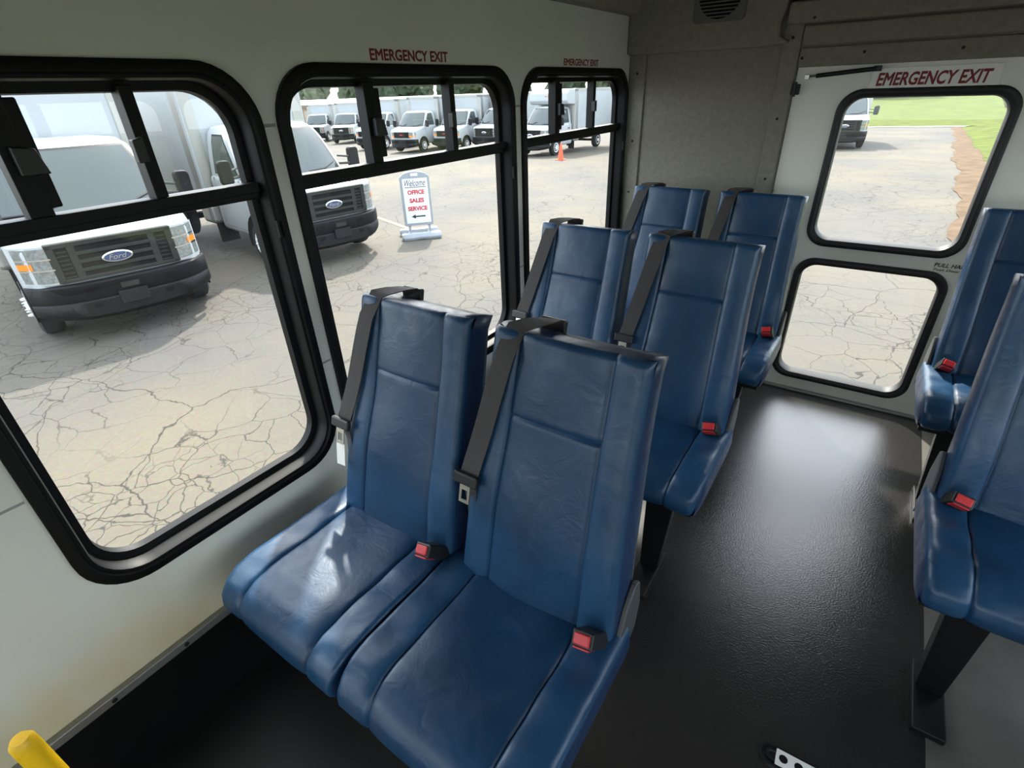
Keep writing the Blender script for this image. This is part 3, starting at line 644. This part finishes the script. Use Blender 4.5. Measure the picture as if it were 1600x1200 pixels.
TWHITE = mat('truck_white', (160, 164, 166), 0.3)
BOXW = mat('box_panel_white', (150, 155, 157), 0.5, var=0.03, vscale=2)
TGLASS = mat('truck_glass', (52, 60, 60), 0.06, spec=0.7)
GRILLE = mat('grille_grey', (38, 40, 36), 0.65, spec=0.2)
GRILLD = mat('grille_dark', (11, 12, 11), 0.7, spec=0.2)
TYRE = mat('tyre', (30, 30, 31), 0.85)
BUMP = mat('bumper_black', (12, 12, 14), 0.55, spec=0.25)
LENS = mat('lamp_lens', (130, 134, 132), 0.15, metal=0.4, var=0.3, vscale=30)
AMBER = mat('amber_lens', (232, 120, 30), 0.25)
BADGE = mat('badge_blue', (48, 62, 92), 0.3)
RIM = mat('white_wheel', (220, 221, 220), 0.45)
def build_truck(style, s, wb=4.0, box=True, boxh=3.02, attic=False, boxlen=4.2):
    """local: +X forward, Y left, Z up from the ground; front of the bumper near x=0.1"""
    root = empty('box_truck')
    def T(mb):
        mb.v = [(x*s, y*s, z*s) for x, y, z in mb.v]; return mb
    def B(mb, name, m_, par=root, **k):
        if 'bevel' in k: k['bevel'] *= s
        return T(mb).build(name, m_, par, **k)
    def ring(x, hw, z0, z1, r):
        return [Vector((x, a, b)) for a, b in rrect(-hw, hw, z0, z1, r, 5)]
    mb = MB()
    mb.loft([ring(-0.02, 0.72, 0.80, 1.20, 0.06), ring(-0.06, 0.86, 0.66, 1.26, 0.09), ring(-0.22, 0.96, 0.52, 1.31, 0.11), ring(-0.5, 1.0, 0.46, 1.35, 0.12), ring(-1.0, 1.01, 0.44, 1.43, 0.11), ring(-1.3, 1.01, 0.44, 1.45, 0.10), ring(-2.42, 1.01, 0.44, 1.45, 0.10)], True, True)
    B(mb, 'cab_body', TWHITE, smooth=True)
    zs = [1.40, 1.56, 1.80, 2.00, 2.15, 2.24, 2.27]
    xf = [-0.90, -1.02, -1.20, -1.36, -1.50, -1.64, -1.95]; hw = [0.97, 0.95, 0.915, 0.88, 0.83, 0.74, 0.5]
    def gring(i):
        P = []
        for k in range(13):
            q = -1+2*k/12; P.append(Vector((xf[i]-0.16*abs(q)**2.5, q*hw[i], zs[i])))
        P += [Vector((-2.42, hw[i], zs[i])), Vector((-2.42, -hw[i], zs[i]))]
        return P
    mb = MB(); mb.loft([gring(i) for i in range(7)], True, True); B(mb, 'cab_roof', TWHITE, smooth=True)
    def interp(z, arr):
        for i in range(len(zs)-1):
            if z <= zs[i+1]: return lerp(arr[i], arr[i+1], (z-zs[i])/(zs[i+1]-zs[i]))
        return arr[-1]
    def ws(q, z): return Vector((interp(z, xf)-0.16*abs(q)**2.5+0.016, q*interp(z, hw), z+0.006))
    mb = MB(); mb.grid(ws, axis(-0.90, 0.90, 12), axis(1.45, 2.14, 6)); B(mb, 'windshield', TGLASS, smooth='all')
    mb = MB(); mb.grid(lambda q, z: ws(q, z)-Vector((0.004, 0, 0)), axis(-0.94, 0.94, 12), axis(1.42, 2.165, 6)); B(mb, 'windshield_seal', RUBBER, smooth='all')
    for sg in (1, -1):
        def sw(t, z, d): return Vector((lerp(interp(z, xf)-0.33, -2.20, t), sg*(interp(z, hw)+d), z))
        mb = MB(); mb.grid(lambda t, z: sw(t, z, 0.010), axis(0, 1, 6), axis(1.50, 2.10, 5)); so = B(mb, 'side_window', TGLASS, smooth='all')
        mb = MB(); mb.grid(lambda t, z: sw(lerp(-0.05, 1.05, t), z, 0.005), axis(0, 1, 6), axis(1.48, 2.125, 5)); B(mb, 'window_seal', RUBBER, smooth='all')
        # door shut lines and handle
        mb = MB(); mb.box(-1.22, -1.21, sg*1.006-0.004, sg*1.006+0.008, 0.55, 1.42); mb.box(-2.27, -2.26, sg*1.006-0.004, sg*1.006+0.008, 0.55, 1.42); mb.box(-2.27, -1.21, sg*1.006-0.004, sg*1.006+0.008, 0.55, 0.56); B(mb, 'door_gap', GREYP)
        mb = MB().box(-2.2, -2.04, sg*1.02-0.02, sg*1.02+0.02, 1.20, 1.24); B(mb, 'door_handle', PLASTIC)
        # mirror
        mb = MB().tube([(-1.18, sg*0.97, 1.50), (-1.05, sg*1.12, 1.50), (-1.03, sg*1.20, 1.50)], 0.025, 6); mb.tube([(-1.18, sg*0.97, 1.64), (-1.05, sg*1.12, 1.62), (-1.03, sg*1.20, 1.62)], 0.02, 6); ar = B(mb, 'mirror_arm', PLASTIC, smooth=True)
        mb = MB().prism(rrect(sg*1.24-0.10, sg*1.24+0.10, 1.40, 1.78, 0.06, 4), lambda a, b, d: (d, a, b), -1.12, -0.99); B(mb, 'mirror', BUMP, bevel=0.02)
        # wheels
        for wx in (-0.88, -0.88-wb):
            wy = sg*(0.90 if wx > -1 else 0.88); mb = MB()
            prof = [(0.20, -0.12), (0.33, -0.13), (0.375, -0.10), (0.385, -0.05), (0.385, 0.05), (0.375, 0.10), (0.33, 0.13), (0.20, 0.12)]
            ax = lambda r, t, h: (wx+r*math.cos(t), wy+sg*h, 0.385+r*math.sin(t))
            mb.lathe(prof, ax, 24); wo = B(mb, 'wheel', TYRE, smooth=True)
            mb = MB(); mb.lathe([(0.225, 0.100), (0.225, 0.135), (0.20, 0.125), (0.14, 0.10), (0.08, 0.12), (0.075, 0.16), (0.03, 0.17)], ax, 20); B(mb, 'rim', RIM, wo, smooth=True)
            if wx > -1:
                for k in range(8):
                    t = k*math.pi/4; mb = MB(); c = Vector(ax(0.115, t, 0.10)); mb.tube([c, c+Vector((0, sg*0.06, 0)), c+Vector((0, sg*0.09, 0))], [0.018, 0.015, 0.004], 6); B(mb, 'lug_cover', RIM, wo, smooth=True)
            ap = [(wx+0.50*math.cos(t*math.pi/14), 0.40+0.50*math.sin(t*math.pi/14)) for t in range(-1, 16)]
            if wx > -1:
                mb = MB().prism(ap, lambda a, b, d: (a, d, b), sg*1.0, sg*1.016); B(mb, 'wheel_arch', GRILLD)
        # headlights
        if style == 'e':
            mb = MB()
            def hl(t, z, d): return Vector((lerp(0.035, -0.20, max(0.0, t)**1.8)+d, sg*lerp(0.64, 0.955, t), z))
            mb.grid(lambda t, z: hl(t, z, 0.01+0.012*math.sin(math.pi*t)), axis(0, 1, 6), axis(0.82, 1.22, 5)); ho = B(mb, 'headlight', LENS, smooth='all')
            mb = MB(); mb.grid(lambda t, z: hl(t, z, 0.026), axis(0.60, 1.0, 4), axis(0.985, 1.055, 2)); B(mb, 'turn_lens', AMBER, ho, smooth='all')
            mb = MB(); mb.grid(lambda t, z: hl(t, z, 0.004), axis(-0.08, 1.06, 6), axis(0.79, 1.24, 3)); B(mb, 'lamp_surround', TWHITE, ho, smooth='all')
            for zz in (0.96, 1.085):
                mb = MB(); mb.grid(lambda t, z: hl(t, z, 0.026), axis(0.0, 1.0, 5), axis(zz, zz+0.018, 1)); B(mb, 'lamp_divider', CHROME, ho, smooth='all')
        else:
            def hl(t, z, d): return Vector((lerp(0.02, -0.18, max(0.0, t)**1.8)+d, sg*lerp(0.56, 0.95, t), z))
            mb = MB(); mb.grid(lambda t, z: hl(t, z, 0.02), axis(0, 1, 6), axis(1.0, 1.16, 3)); ho = B(mb, 'headlight', LENS, smooth='all')
            mb = MB(); mb.grid(lambda t, z: hl(t, z, 0.024), axis(0, 1, 6), axis(0.90, 0.99, 2)); B(mb, 'turn_lens', AMBER, ho, smooth='all')
    # grille
    if style == 'e':
        mb = MB().prism([(-0.62, 0.80), (0.62, 0.80), (0.66, 1.23), (-0.66, 1.23)], lambda a, b, d: (d, a, b), -0.05, 0.030); go = B(mb, 'grille', GRILLD)
        mb = MB(); 
        for b_ in ((-0.66, 0.66, 1.19, 1.25), (-0.64, 0.64, 0.785, 0.83), (-0.66, -0.58, 0.79, 1.24), (0.58, 0.66, 0.79, 1.24)):
            mb = MB().box(-0.04, 0.05, *b_); B(mb, 'grille_surround', GRILLE, go, bevel=0.012)
        for sg in (-1, 1): mb = MB().box(0.0, 0.048, sg*0.42-0.04, sg*0.42+0.04, 0.82, 1.20); B(mb, 'grille_upright', GRILLE, go, bevel=0.008)
        for z in (0.905, 1.005, 1.105): mb = MB().box(0.0, 0.05, -0.40, 0.40, z-0.022, z+0.022); B(mb, 'grille_bar', GRILLE, go, bevel=0.008)
        for sg in (-1, 1):
            for k in range(7): mb = MB().box(0.028, 0.036, sg*0.52-0.055, sg*0.52+0.055, 0.84+k*0.05, 0.855+k*0.05); B(mb, 'grille_slat', GRILLE, go)
        def ov(a, b, x): return [Vector((x, a*math.cos(t*math.pi/14), 1.0+b*math.sin(t*math.pi/14))) for t in range(28)]
        mb = MB().loft([ov(0.165, 0.068, 0.045), ov(0.165, 0.068, 0.060), ov(0.152, 0.056, 0.066)], True, True); eo = B(mb, 'badge', CHROME, go, smooth=True)
        mb = MB().loft([ov(0.148, 0.053, 0.062), ov(0.146, 0.051, 0.069)], True, True); B(mb, 'badge_oval', BADGE, go, smooth=True)
        tm = text_mesh('badge_script', 'Ford', 0.20*s, 0.062*s, CHROME, frame_mat((0,1,0), (0,0,1), (1,0,0), Vector((0.069*s, 0, 1.0*s))), go, 0.35, 0.0, 0.004)
    else:
        mb = MB().prism([(-0.56, 0.86), (0.56, 0.86), (0.58, 1.17), (-0.58, 1.17)], lambda a, b, d: (d, a, b), -0.05, 0.035); go = B(mb, 'grille', GRILLD)
        for z in (0.90, 0.955, 1.01, 1.065, 1.12): mb = MB().box(0.0, 0.045, -0.55, 0.55, z-0.006, z+0.006); B(mb, 'grille_bar', GRILLE, go)
        text_mesh('badge', 'GMC', 0.26*s, 0.085*s, mat('badge_red', (190, 50, 50), 0.4), frame_mat((0,1,0), (0,0,1), (1,0,0), Vector((0.047*s, 0, 1.015*s))), go, 0, 0.02, 0.006)
    # bumper
    def bsec(y):
        t = abs(y)/1.0; x = 0.15-0.34*t**4.0; lowz = lerp(0.30, 0.40, t**3)
        return [Vector((x-0.10, y, 0.765)), Vector((x-0.01, y, 0.77)), Vector((x+0.015, y, 0.75)), Vector((x+0.015, y, 0.575)), Vector((x, y, 0.555)), Vector((x+0.02, y, 0.535)), Vector((x+0.02, y, lowz+0.05)), Vector((x-0.03, y, lowz)), Vector((x-0.12, y, lowz))]
    mb = MB(); mb.loft([bsec(y) for y in [-1.0, -0.97, -0.9, -0.8, -0.65, -0.5, -0.25, 0, 0.25, 0.5, 0.65, 0.8, 0.9, 0.97, 1.0]], True, True); bo = B(mb, 'bumper', BUMP, smooth=True)
    mb = MB().box(0.168, 0.190, -0.16, 0.16, 0.44, 0.60); B(mb, 'plate_holder', mat('plate_holder_grey', (26, 27, 28), 0.6, spec=0.2), bo, bevel=0.006)
    for b_ in ((-0.46, -0.12, 0.63, 0.70), (0.12, 0.46, 0.63, 0.70), (-0.44, -0.19, 0.46, 0.51), (0.19, 0.44, 0.46, 0.51), (-0.66, -0.50, 0.45, 0.50), (0.50, 0.66, 0.45, 0.50)):
        xx = 0.15-0.34*max(abs(b_[0]), abs(b_[1]))**4
        mb = MB().box(xx-0.02, xx+0.0235, *b_); B(mb, 'bumper_slot', SCUFF, bo)
    mb = MB().box(0.15, 0.172, -0.10, 0.10, 0.635, 0.70); B(mb, 'tow_plate', GRILLE, bo)
    for sg in (-1, 1):
        mb = MB().tube([ws(sg*0.55-0.35, 1.46)+Vector((0.02, 0, 0)), ws(sg*0.55, 1.47)+Vector((0.03, 0, 0)), ws(sg*0.55+0.3, 1.55)+Vector((0.02, 0, 0))], 0.012, 5); B(mb, 'wiper', PLASTIC)
    # chassis
    mb = MB()
    for sg in (-1, 1): mb.box(-wb-1.6, -0.3, sg*0.42-0.05, sg*0.42+0.05, 0.52, 0.70)
    mb.box(-wb-1.0, -wb-0.76, -0.9, 0.9, 0.33, 0.44); mb.box(-1.0, -0.76, -0.9, 0.9, 0.33, 0.44); mb.box(-2.4, -0.3, -0.7, 0.7, 0.45, 0.60)
    B(mb, 'chassis', SCUFF)
    if box:
        xb0, xb1, z0, hwb = -2.50, -2.50-boxlen, 0.92, 1.17
        mb = MB().box(xb1, xb0, -hwb, hwb, z0, boxh); bx = B(mb, 'cargo_box', BOXW, bevel=0.03)
        for sg in (-1, 1):
            mb = MB().loft([[Vector((xb0+0.012+dx, sg*(hwb-0.24), z)) for dx in (-0.03, 0)]+[Vector((xb0+0.012, sg*(hwb-0.06), z)), Vector((xb0-0.03, sg*(hwb+0.010), z)), Vector((xb0-0.30, sg*(hwb+0.012), z)), Vector((xb0-0.30, sg*(hwb-0.02), z))] for z in (z0, boxh-0.10)], True, True); B(mb, 'corner_post', ALU, bx, smooth=True)
            mb = MB().box(xb0-0.28, xb0+0.022, sg*(hwb-0.12)-0.14, sg*(hwb-0.12)+0.14, boxh-0.14, boxh+0.015); B(mb, 'corner_cap', GREYP, bx, bevel=0.04)
            mb = MB().box(xb1, xb0-0.2, sg*hwb-0.012, sg*hwb+0.012, z0-0.06, z0+0.10); B(mb, 'side_rail', ALU, bx)
            for k in range(4): mb = MB().box(xb0-0.62-k*0.5, xb0-0.36-k*0.5, sg*hwb-0.0145, sg*hwb+0.0145, z0-0.01, z0+0.045); B(mb, 'reflective_tape', mat('reflector_red', (150, 24, 28), 0.4), bx)
            mb = MB().box(xb1, xb0-0.2, sg*hwb-0.014, sg*hwb+0.014, boxh-0.12, boxh+0.006); B(mb, 'top_rail', ALU, bx)
            mb = MB().box(xb0-0.5, xb0+0.01, sg*1.0-0.17, sg*1.0+0.17, 0.55, 0.93); B(mb, 'mud_skirt', ALU, bx, bevel=0.08)
        mb = MB().box(xb0-0.02, xb0+0.016, -hwb+0.2, hwb-0.2, boxh-0.12, boxh+0.006); B(mb, 'front_rail', ALU, bx)
        if attic:
            mb = MB(); mb.prism([(xb0, 2.30), (xb0+0.75, 2.34), (xb0+0.86, 2.50), (xb0+0.80, 2.85), (xb0+0.55, boxh), (xb0, boxh)], lambda a, b, d: (a, d, b), -hwb, hwb); B(mb, 'attic', BOXW, bx, bevel=0.05)
            for k in range(3): mb = MB().box(xb0+0.62, xb0+0.86, -0.14+k*0.14-0.03, -0.14+k*0.14+0.03, 2.70, 2.74); B(mb, 'marker_lamp', AMBER, bx)
        # mud flaps
        for sg in (-1, 1): mb = MB().box(-2.62, -2.60, sg*0.9-0.18, sg*0.9+0.18, 0.18, 0.60); B(mb, 'mud_flap', RUBBER, bx)
    return root
def place(o, x, y, heading): o.location = (x, y, gz(x, y)); o.rotation_euler = (0, 0, math.radians(heading)); return o
t1 = build_truck('e', 0.97); t1.location = (-6.35, 2.40, -1.1); t1.rotation_euler = (0, 0, -0.20); tag(t1, 'white box truck parked outside the first window, grille facing the bus', 'truck', 'parked trucks')
t2 = copy_tree(t1); t2.location = (-6.53, 5.80, -1.1); t2.rotation_euler = (0, 0, -0.13); tag(t2, 'white box truck behind the pillar between the first two windows', 'truck', 'parked trucks')
gm = build_truck('g', 0.97)
far = [(gm, -23.44, 24.4, -82, 'white van truck with dark grille, middle of the far row seen through the middle window'),
       (None, -28.0, 25.6, -80, 'white truck in the far row partly hidden by the window mullion'),
       (None, -21.1, 25.6, -84, 'white truck with orange lamp beside the right mullion of the middle window')]
for src, x, y, h, lab in far:
    o = gm if src is not None else copy_tree(gm); place(o, x, y, h); tag(o, lab, 'truck', 'parked trucks')
for x, y, h, lab in ((-18.9, 26.6, -88, 'white truck in the far row at the right pane of the middle window'), (-36.5, 30.6, -60, 'small distant white van truck at the left of the far row'), (-42.0, 32.0, -58, 'farthest white truck beside the distant beige building'), (-10.2, 28.2, -88, 'white truck at the right edge of the rearmost side window'), (-0.95, 30.0, -80, 'white truck parked along the road seen through the rear door window')):
    o = copy_tree(t1); place(o, x, y, h); tag(o, lab, 'truck', 'parked trucks')
ga = build_truck('e', 0.97, wb=4.6, attic=True, boxlen=5.2); place(ga, -14.0, 23.9, -92); tag(ga, 'white box truck with overcab box behind the orange cone', 'truck', 'parked trucks')

# traffic cone
OR = mat('cone_orange', (238, 74, 30), 0.5)
cn = empty('traffic_cone', (-11.6, 22.74, gz(-11.6, 22.74))); tag(cn, 'orange traffic cone standing on the pavement', 'cone')
MB().lathe([(0.15, 0.03), (0.135, 0.06), (0.035, 0.70), (0.025, 0.72)], lambda r, t, h: (r*math.cos(t), r*math.sin(t), h), 16).build('cone', OR, cn, True)
MB().prism(rrect(-0.19, 0.19, -0.19, 0.19, 0.05, 3), lambda a, b, d: (a, b, d), 0, 0.035).build('base', OR, cn)
# standing sign
SG = mat('sign_frame_grey', (128, 134, 140), 0.5); SW = mat('sign_face_white', (196, 198, 200), 0.5)
sg_ = empty('standing_sign', (-6.50, 7.80, gz(-6.5, 7.8)), math.radians(-40)); tag(sg_, 'grey framed portable sign reading Welcome OFFICE SALES SERVICE with arrow', 'sign')
# local: face normal = +X , reading direction = +Y
hw_, zt_ = 0.29, 1.26
arch = [(-hw_, 0.24), (hw_, 0.24), (hw_, 1.17)] + [(hw_*math.cos(t*math.pi/10)*0.92, 1.17+0.10*math.sin(t*math.pi/10)) for t in range(1, 10)] + [(-hw_, 1.17)]
MB().prism(arch, lambda a, b, d: (d, a, b), -0.04, 0.04).build('frame', SG, sg_, bevel=0.012)
MB().box(0.040, 0.046, -0.245, 0.245, 0.29, 1.14).build('sign_face', SW, sg_)
MB().box(0.035, 0.043, -0.07, 0.07, 1.185, 1.235).build('handle_slot', SW, sg_)
def st_text(t, w_, h_, z, m_, **k): text_mesh('lettering', t, w_, h_, m_, frame_mat((0,1,0), (0,0,1), (1,0,0), Vector((0.046, 0, z))), sg_, **k)
REDS = mat('sign_red', (170, 34, 44), 0.5)
st_text('Welcome', 0.40, 0.12, 1.06, BLKINK, shear=0.4); MB().box(0.046, 0.049, -0.21, 0.21, 0.975, 0.985).build('underline', BLKINK, sg_)
st_text('OFFICE', 0.33, 0.085, 0.885, REDS, bold=0.05); st_text('SALES', 0.29, 0.085, 0.73, REDS, bold=0.05); st_text('SERVICE', 0.39, 0.085, 0.575, REDS, bold=0.05)
MB().prism([(-0.14, 0.42), (-0.06, 0.46), (-0.06, 0.433), (0.14, 0.433), (0.14, 0.407), (-0.06, 0.407), (-0.06, 0.38)], lambda a, b, d: (d, a, b), 0.046, 0.049).build('arrow', BLKINK, sg_)
for y in (-0.2, 0.2): MB().box(-0.02, 0.02, y-0.025, y+0.025, 0.06, 0.25).build('post', SG, sg_)
for x0, nm in ((0.22, 'ballast_foot'), (-0.22, 'ballast_foot')):
    mb = MB(); mb.loft([[Vector((x0+a*k, y, 0.085+b*k)) for a, b in ((0.10, -0.085), (0.13, -0.02), (0.08, 0.05), (-0.08, 0.05), (-0.13, -0.02), (-0.10, -0.085))] for y, k in ((-0.40, 0.7), (-0.36, 0.95), (-0.2, 1.0), (0, 0.86), (0.2, 1.0), (0.36, 0.95), (0.40, 0.7))], True, True)
    mb.v = [(x, y, z-min(0, 0)) for x, y, z in mb.v]; mz = min(v[2] for v in mb.v); mb.v = [(x, y, z-mz) for x, y, z in mb.v]
    mb.build(nm, SG, sg_, bevel=0.02)
mb = MB()
for y in (-0.2, 0.2): mb.box(-0.22, 0.22, y-0.03, y+0.03, 0.05, 0.10)
mb.build('cross_bar', SG, sg_)
# distant building
bd = empty('storage_building', (-66, 52, gz(-66, 52)), math.radians(20)); tag(bd, 'long low beige building behind the far row of trucks', 'building')
BEI = mat('beige_siding', (140, 122, 100), 0.8, var=0.06, vscale=0.5)
MB().box(-30, 30, 0, 14, 0, 3.3).build('wall', BEI, bd)
MB().prism([(-0.5, 3.3), (7, 3.9), (14.5, 3.3)], lambda a, b, d: (d, a, b), -30.5, 30.5).build('roof', mat('roof_metal', (150, 146, 138), 0.5), bd)
MB().box(-30.2, 30.2, -0.06, 0.0, 3.08, 3.3).build('eave_trim', mat('eave_cream', (176, 168, 152), 0.6), bd)
for k in range(10): MB().box(-27+k*6, -23.5+k*6, -0.05, 0.02, 0, 2.6).build('roller_door', mat('roller_cream', (160, 150, 134), 0.6), bd)
MB().tube([(-4, -1, 0), (-4, -1, 5.4)], 0.16, 8).build('vent_pipe', mat('pipe_cream', (176, 168, 152), 0.6), bd, True)
# trees
LEAF = [mat('leaf_%d' % k, c, 0.9, var=0.35, vscale=1.5, spec=0.1) for k, c in enumerate(((66, 74, 58), (78, 84, 68), (84, 80, 70), (58, 68, 54)))]
BARK = mat('bark', (78, 68, 58), 0.9)
def clump(rad, seed, n=9):
    rnd = random.Random(seed); bm = bmesh.new()
    for k in range(n):
        a = rnd.uniform(0, 2*math.pi); rr = rnd.uniform(0, 0.75)*rad; z = rnd.uniform(-0.5, 0.6)*rad; r_ = rad*rnd.uniform(0.35, 0.6)
        ret = bmesh.ops.create_icosphere(bm, subdivisions=3, radius=r_, matrix=Matrix.Translation((rr*math.cos(a), rr*math.sin(a), z)))
        c = Vector((rr*math.cos(a), rr*math.sin(a), z))
        for v in ret['verts']:
            d = v.co-c; v.co = c+d*rnd.uniform(0.8, 1.2)
    me = bpy.data.meshes.new('crown'); bm.to_mesh(me); bm.free(); return me
CL = [clump(3.4, k) for k in range(4)]
rnd = random.Random(3)
ORD = ['first', 'second', 'third', 'fourth', 'fifth', 'sixth', 'seventh', 'eighth', 'ninth', 'tenth', 'eleventh']
names = ['dark green', 'pale green', 'brownish grey', 'deep green']
for k in range(22):
    row = k % 2; x = -100+k*4.9; y = 94+row*12-max(0, (-x-50))*0.35
    g0 = gz(x, y)+(max(0, y-47)*0.030 if y > 49 else 0)
    c_ = rnd.randrange(4)
    e = empty('tree', (x, y, g0)); tag(e, 'hazy %s tree, %s from the left in the %s belt behind the trucks' % (names[c_], ORD[k//2], ('nearer', 'farther')[row]), 'tree', 'trees behind the lot')
    sc = rnd.uniform(1.0, 1.08)
    me = CL[k % 4].copy(); me.materials.append(LEAF[c_])
    o = bpy.data.objects.new('crown', me); COL.objects.link(o); o.parent = e; o.location = (0, 0, 3.6*sc); o.scale = (sc, sc, sc*1.2); o.rotation_euler = (0, 0, rnd.uniform(0, 6))
    MB().tube([(0, 0, -0.3), (0.1, 0, 1.5), (0, 0.1, 3.2)], [0.28, 0.2, 0.12], 7).build('trunk', BARK, e, True)
# a bare shrub on the grass behind the bus
for k, (x, y) in enumerate(((8.3, 66), (9.6, 64), (10.9, 67))):
    g0 = gz(x, y)+0.03+(y-47)*0.030
    e = empty('bare_shrub', (x, y, g0)); tag(e, ('left', 'middle', 'right')[k]+' one of three thin bare shrubs on the grass beyond the rear door', 'shrub', 'bare shrubs on the grass')
    mb = MB()
    for j in range(16):
        a = rnd.uniform(0, 6.28); h = rnd.uniform(0.7, 1.5); r_ = rnd.uniform(0.2, 1.0)
        mb.tube([(0, 0, 0), (r_*0.4*math.cos(a), r_*0.4*math.sin(a), h*0.5), (r_*math.cos(a+0.3), r_*math.sin(a+0.3), h)], [0.03, 0.02, 0.006], 4)
    mb.build('twigs', mat('dry_twig', (120, 108, 86), 0.9), e)
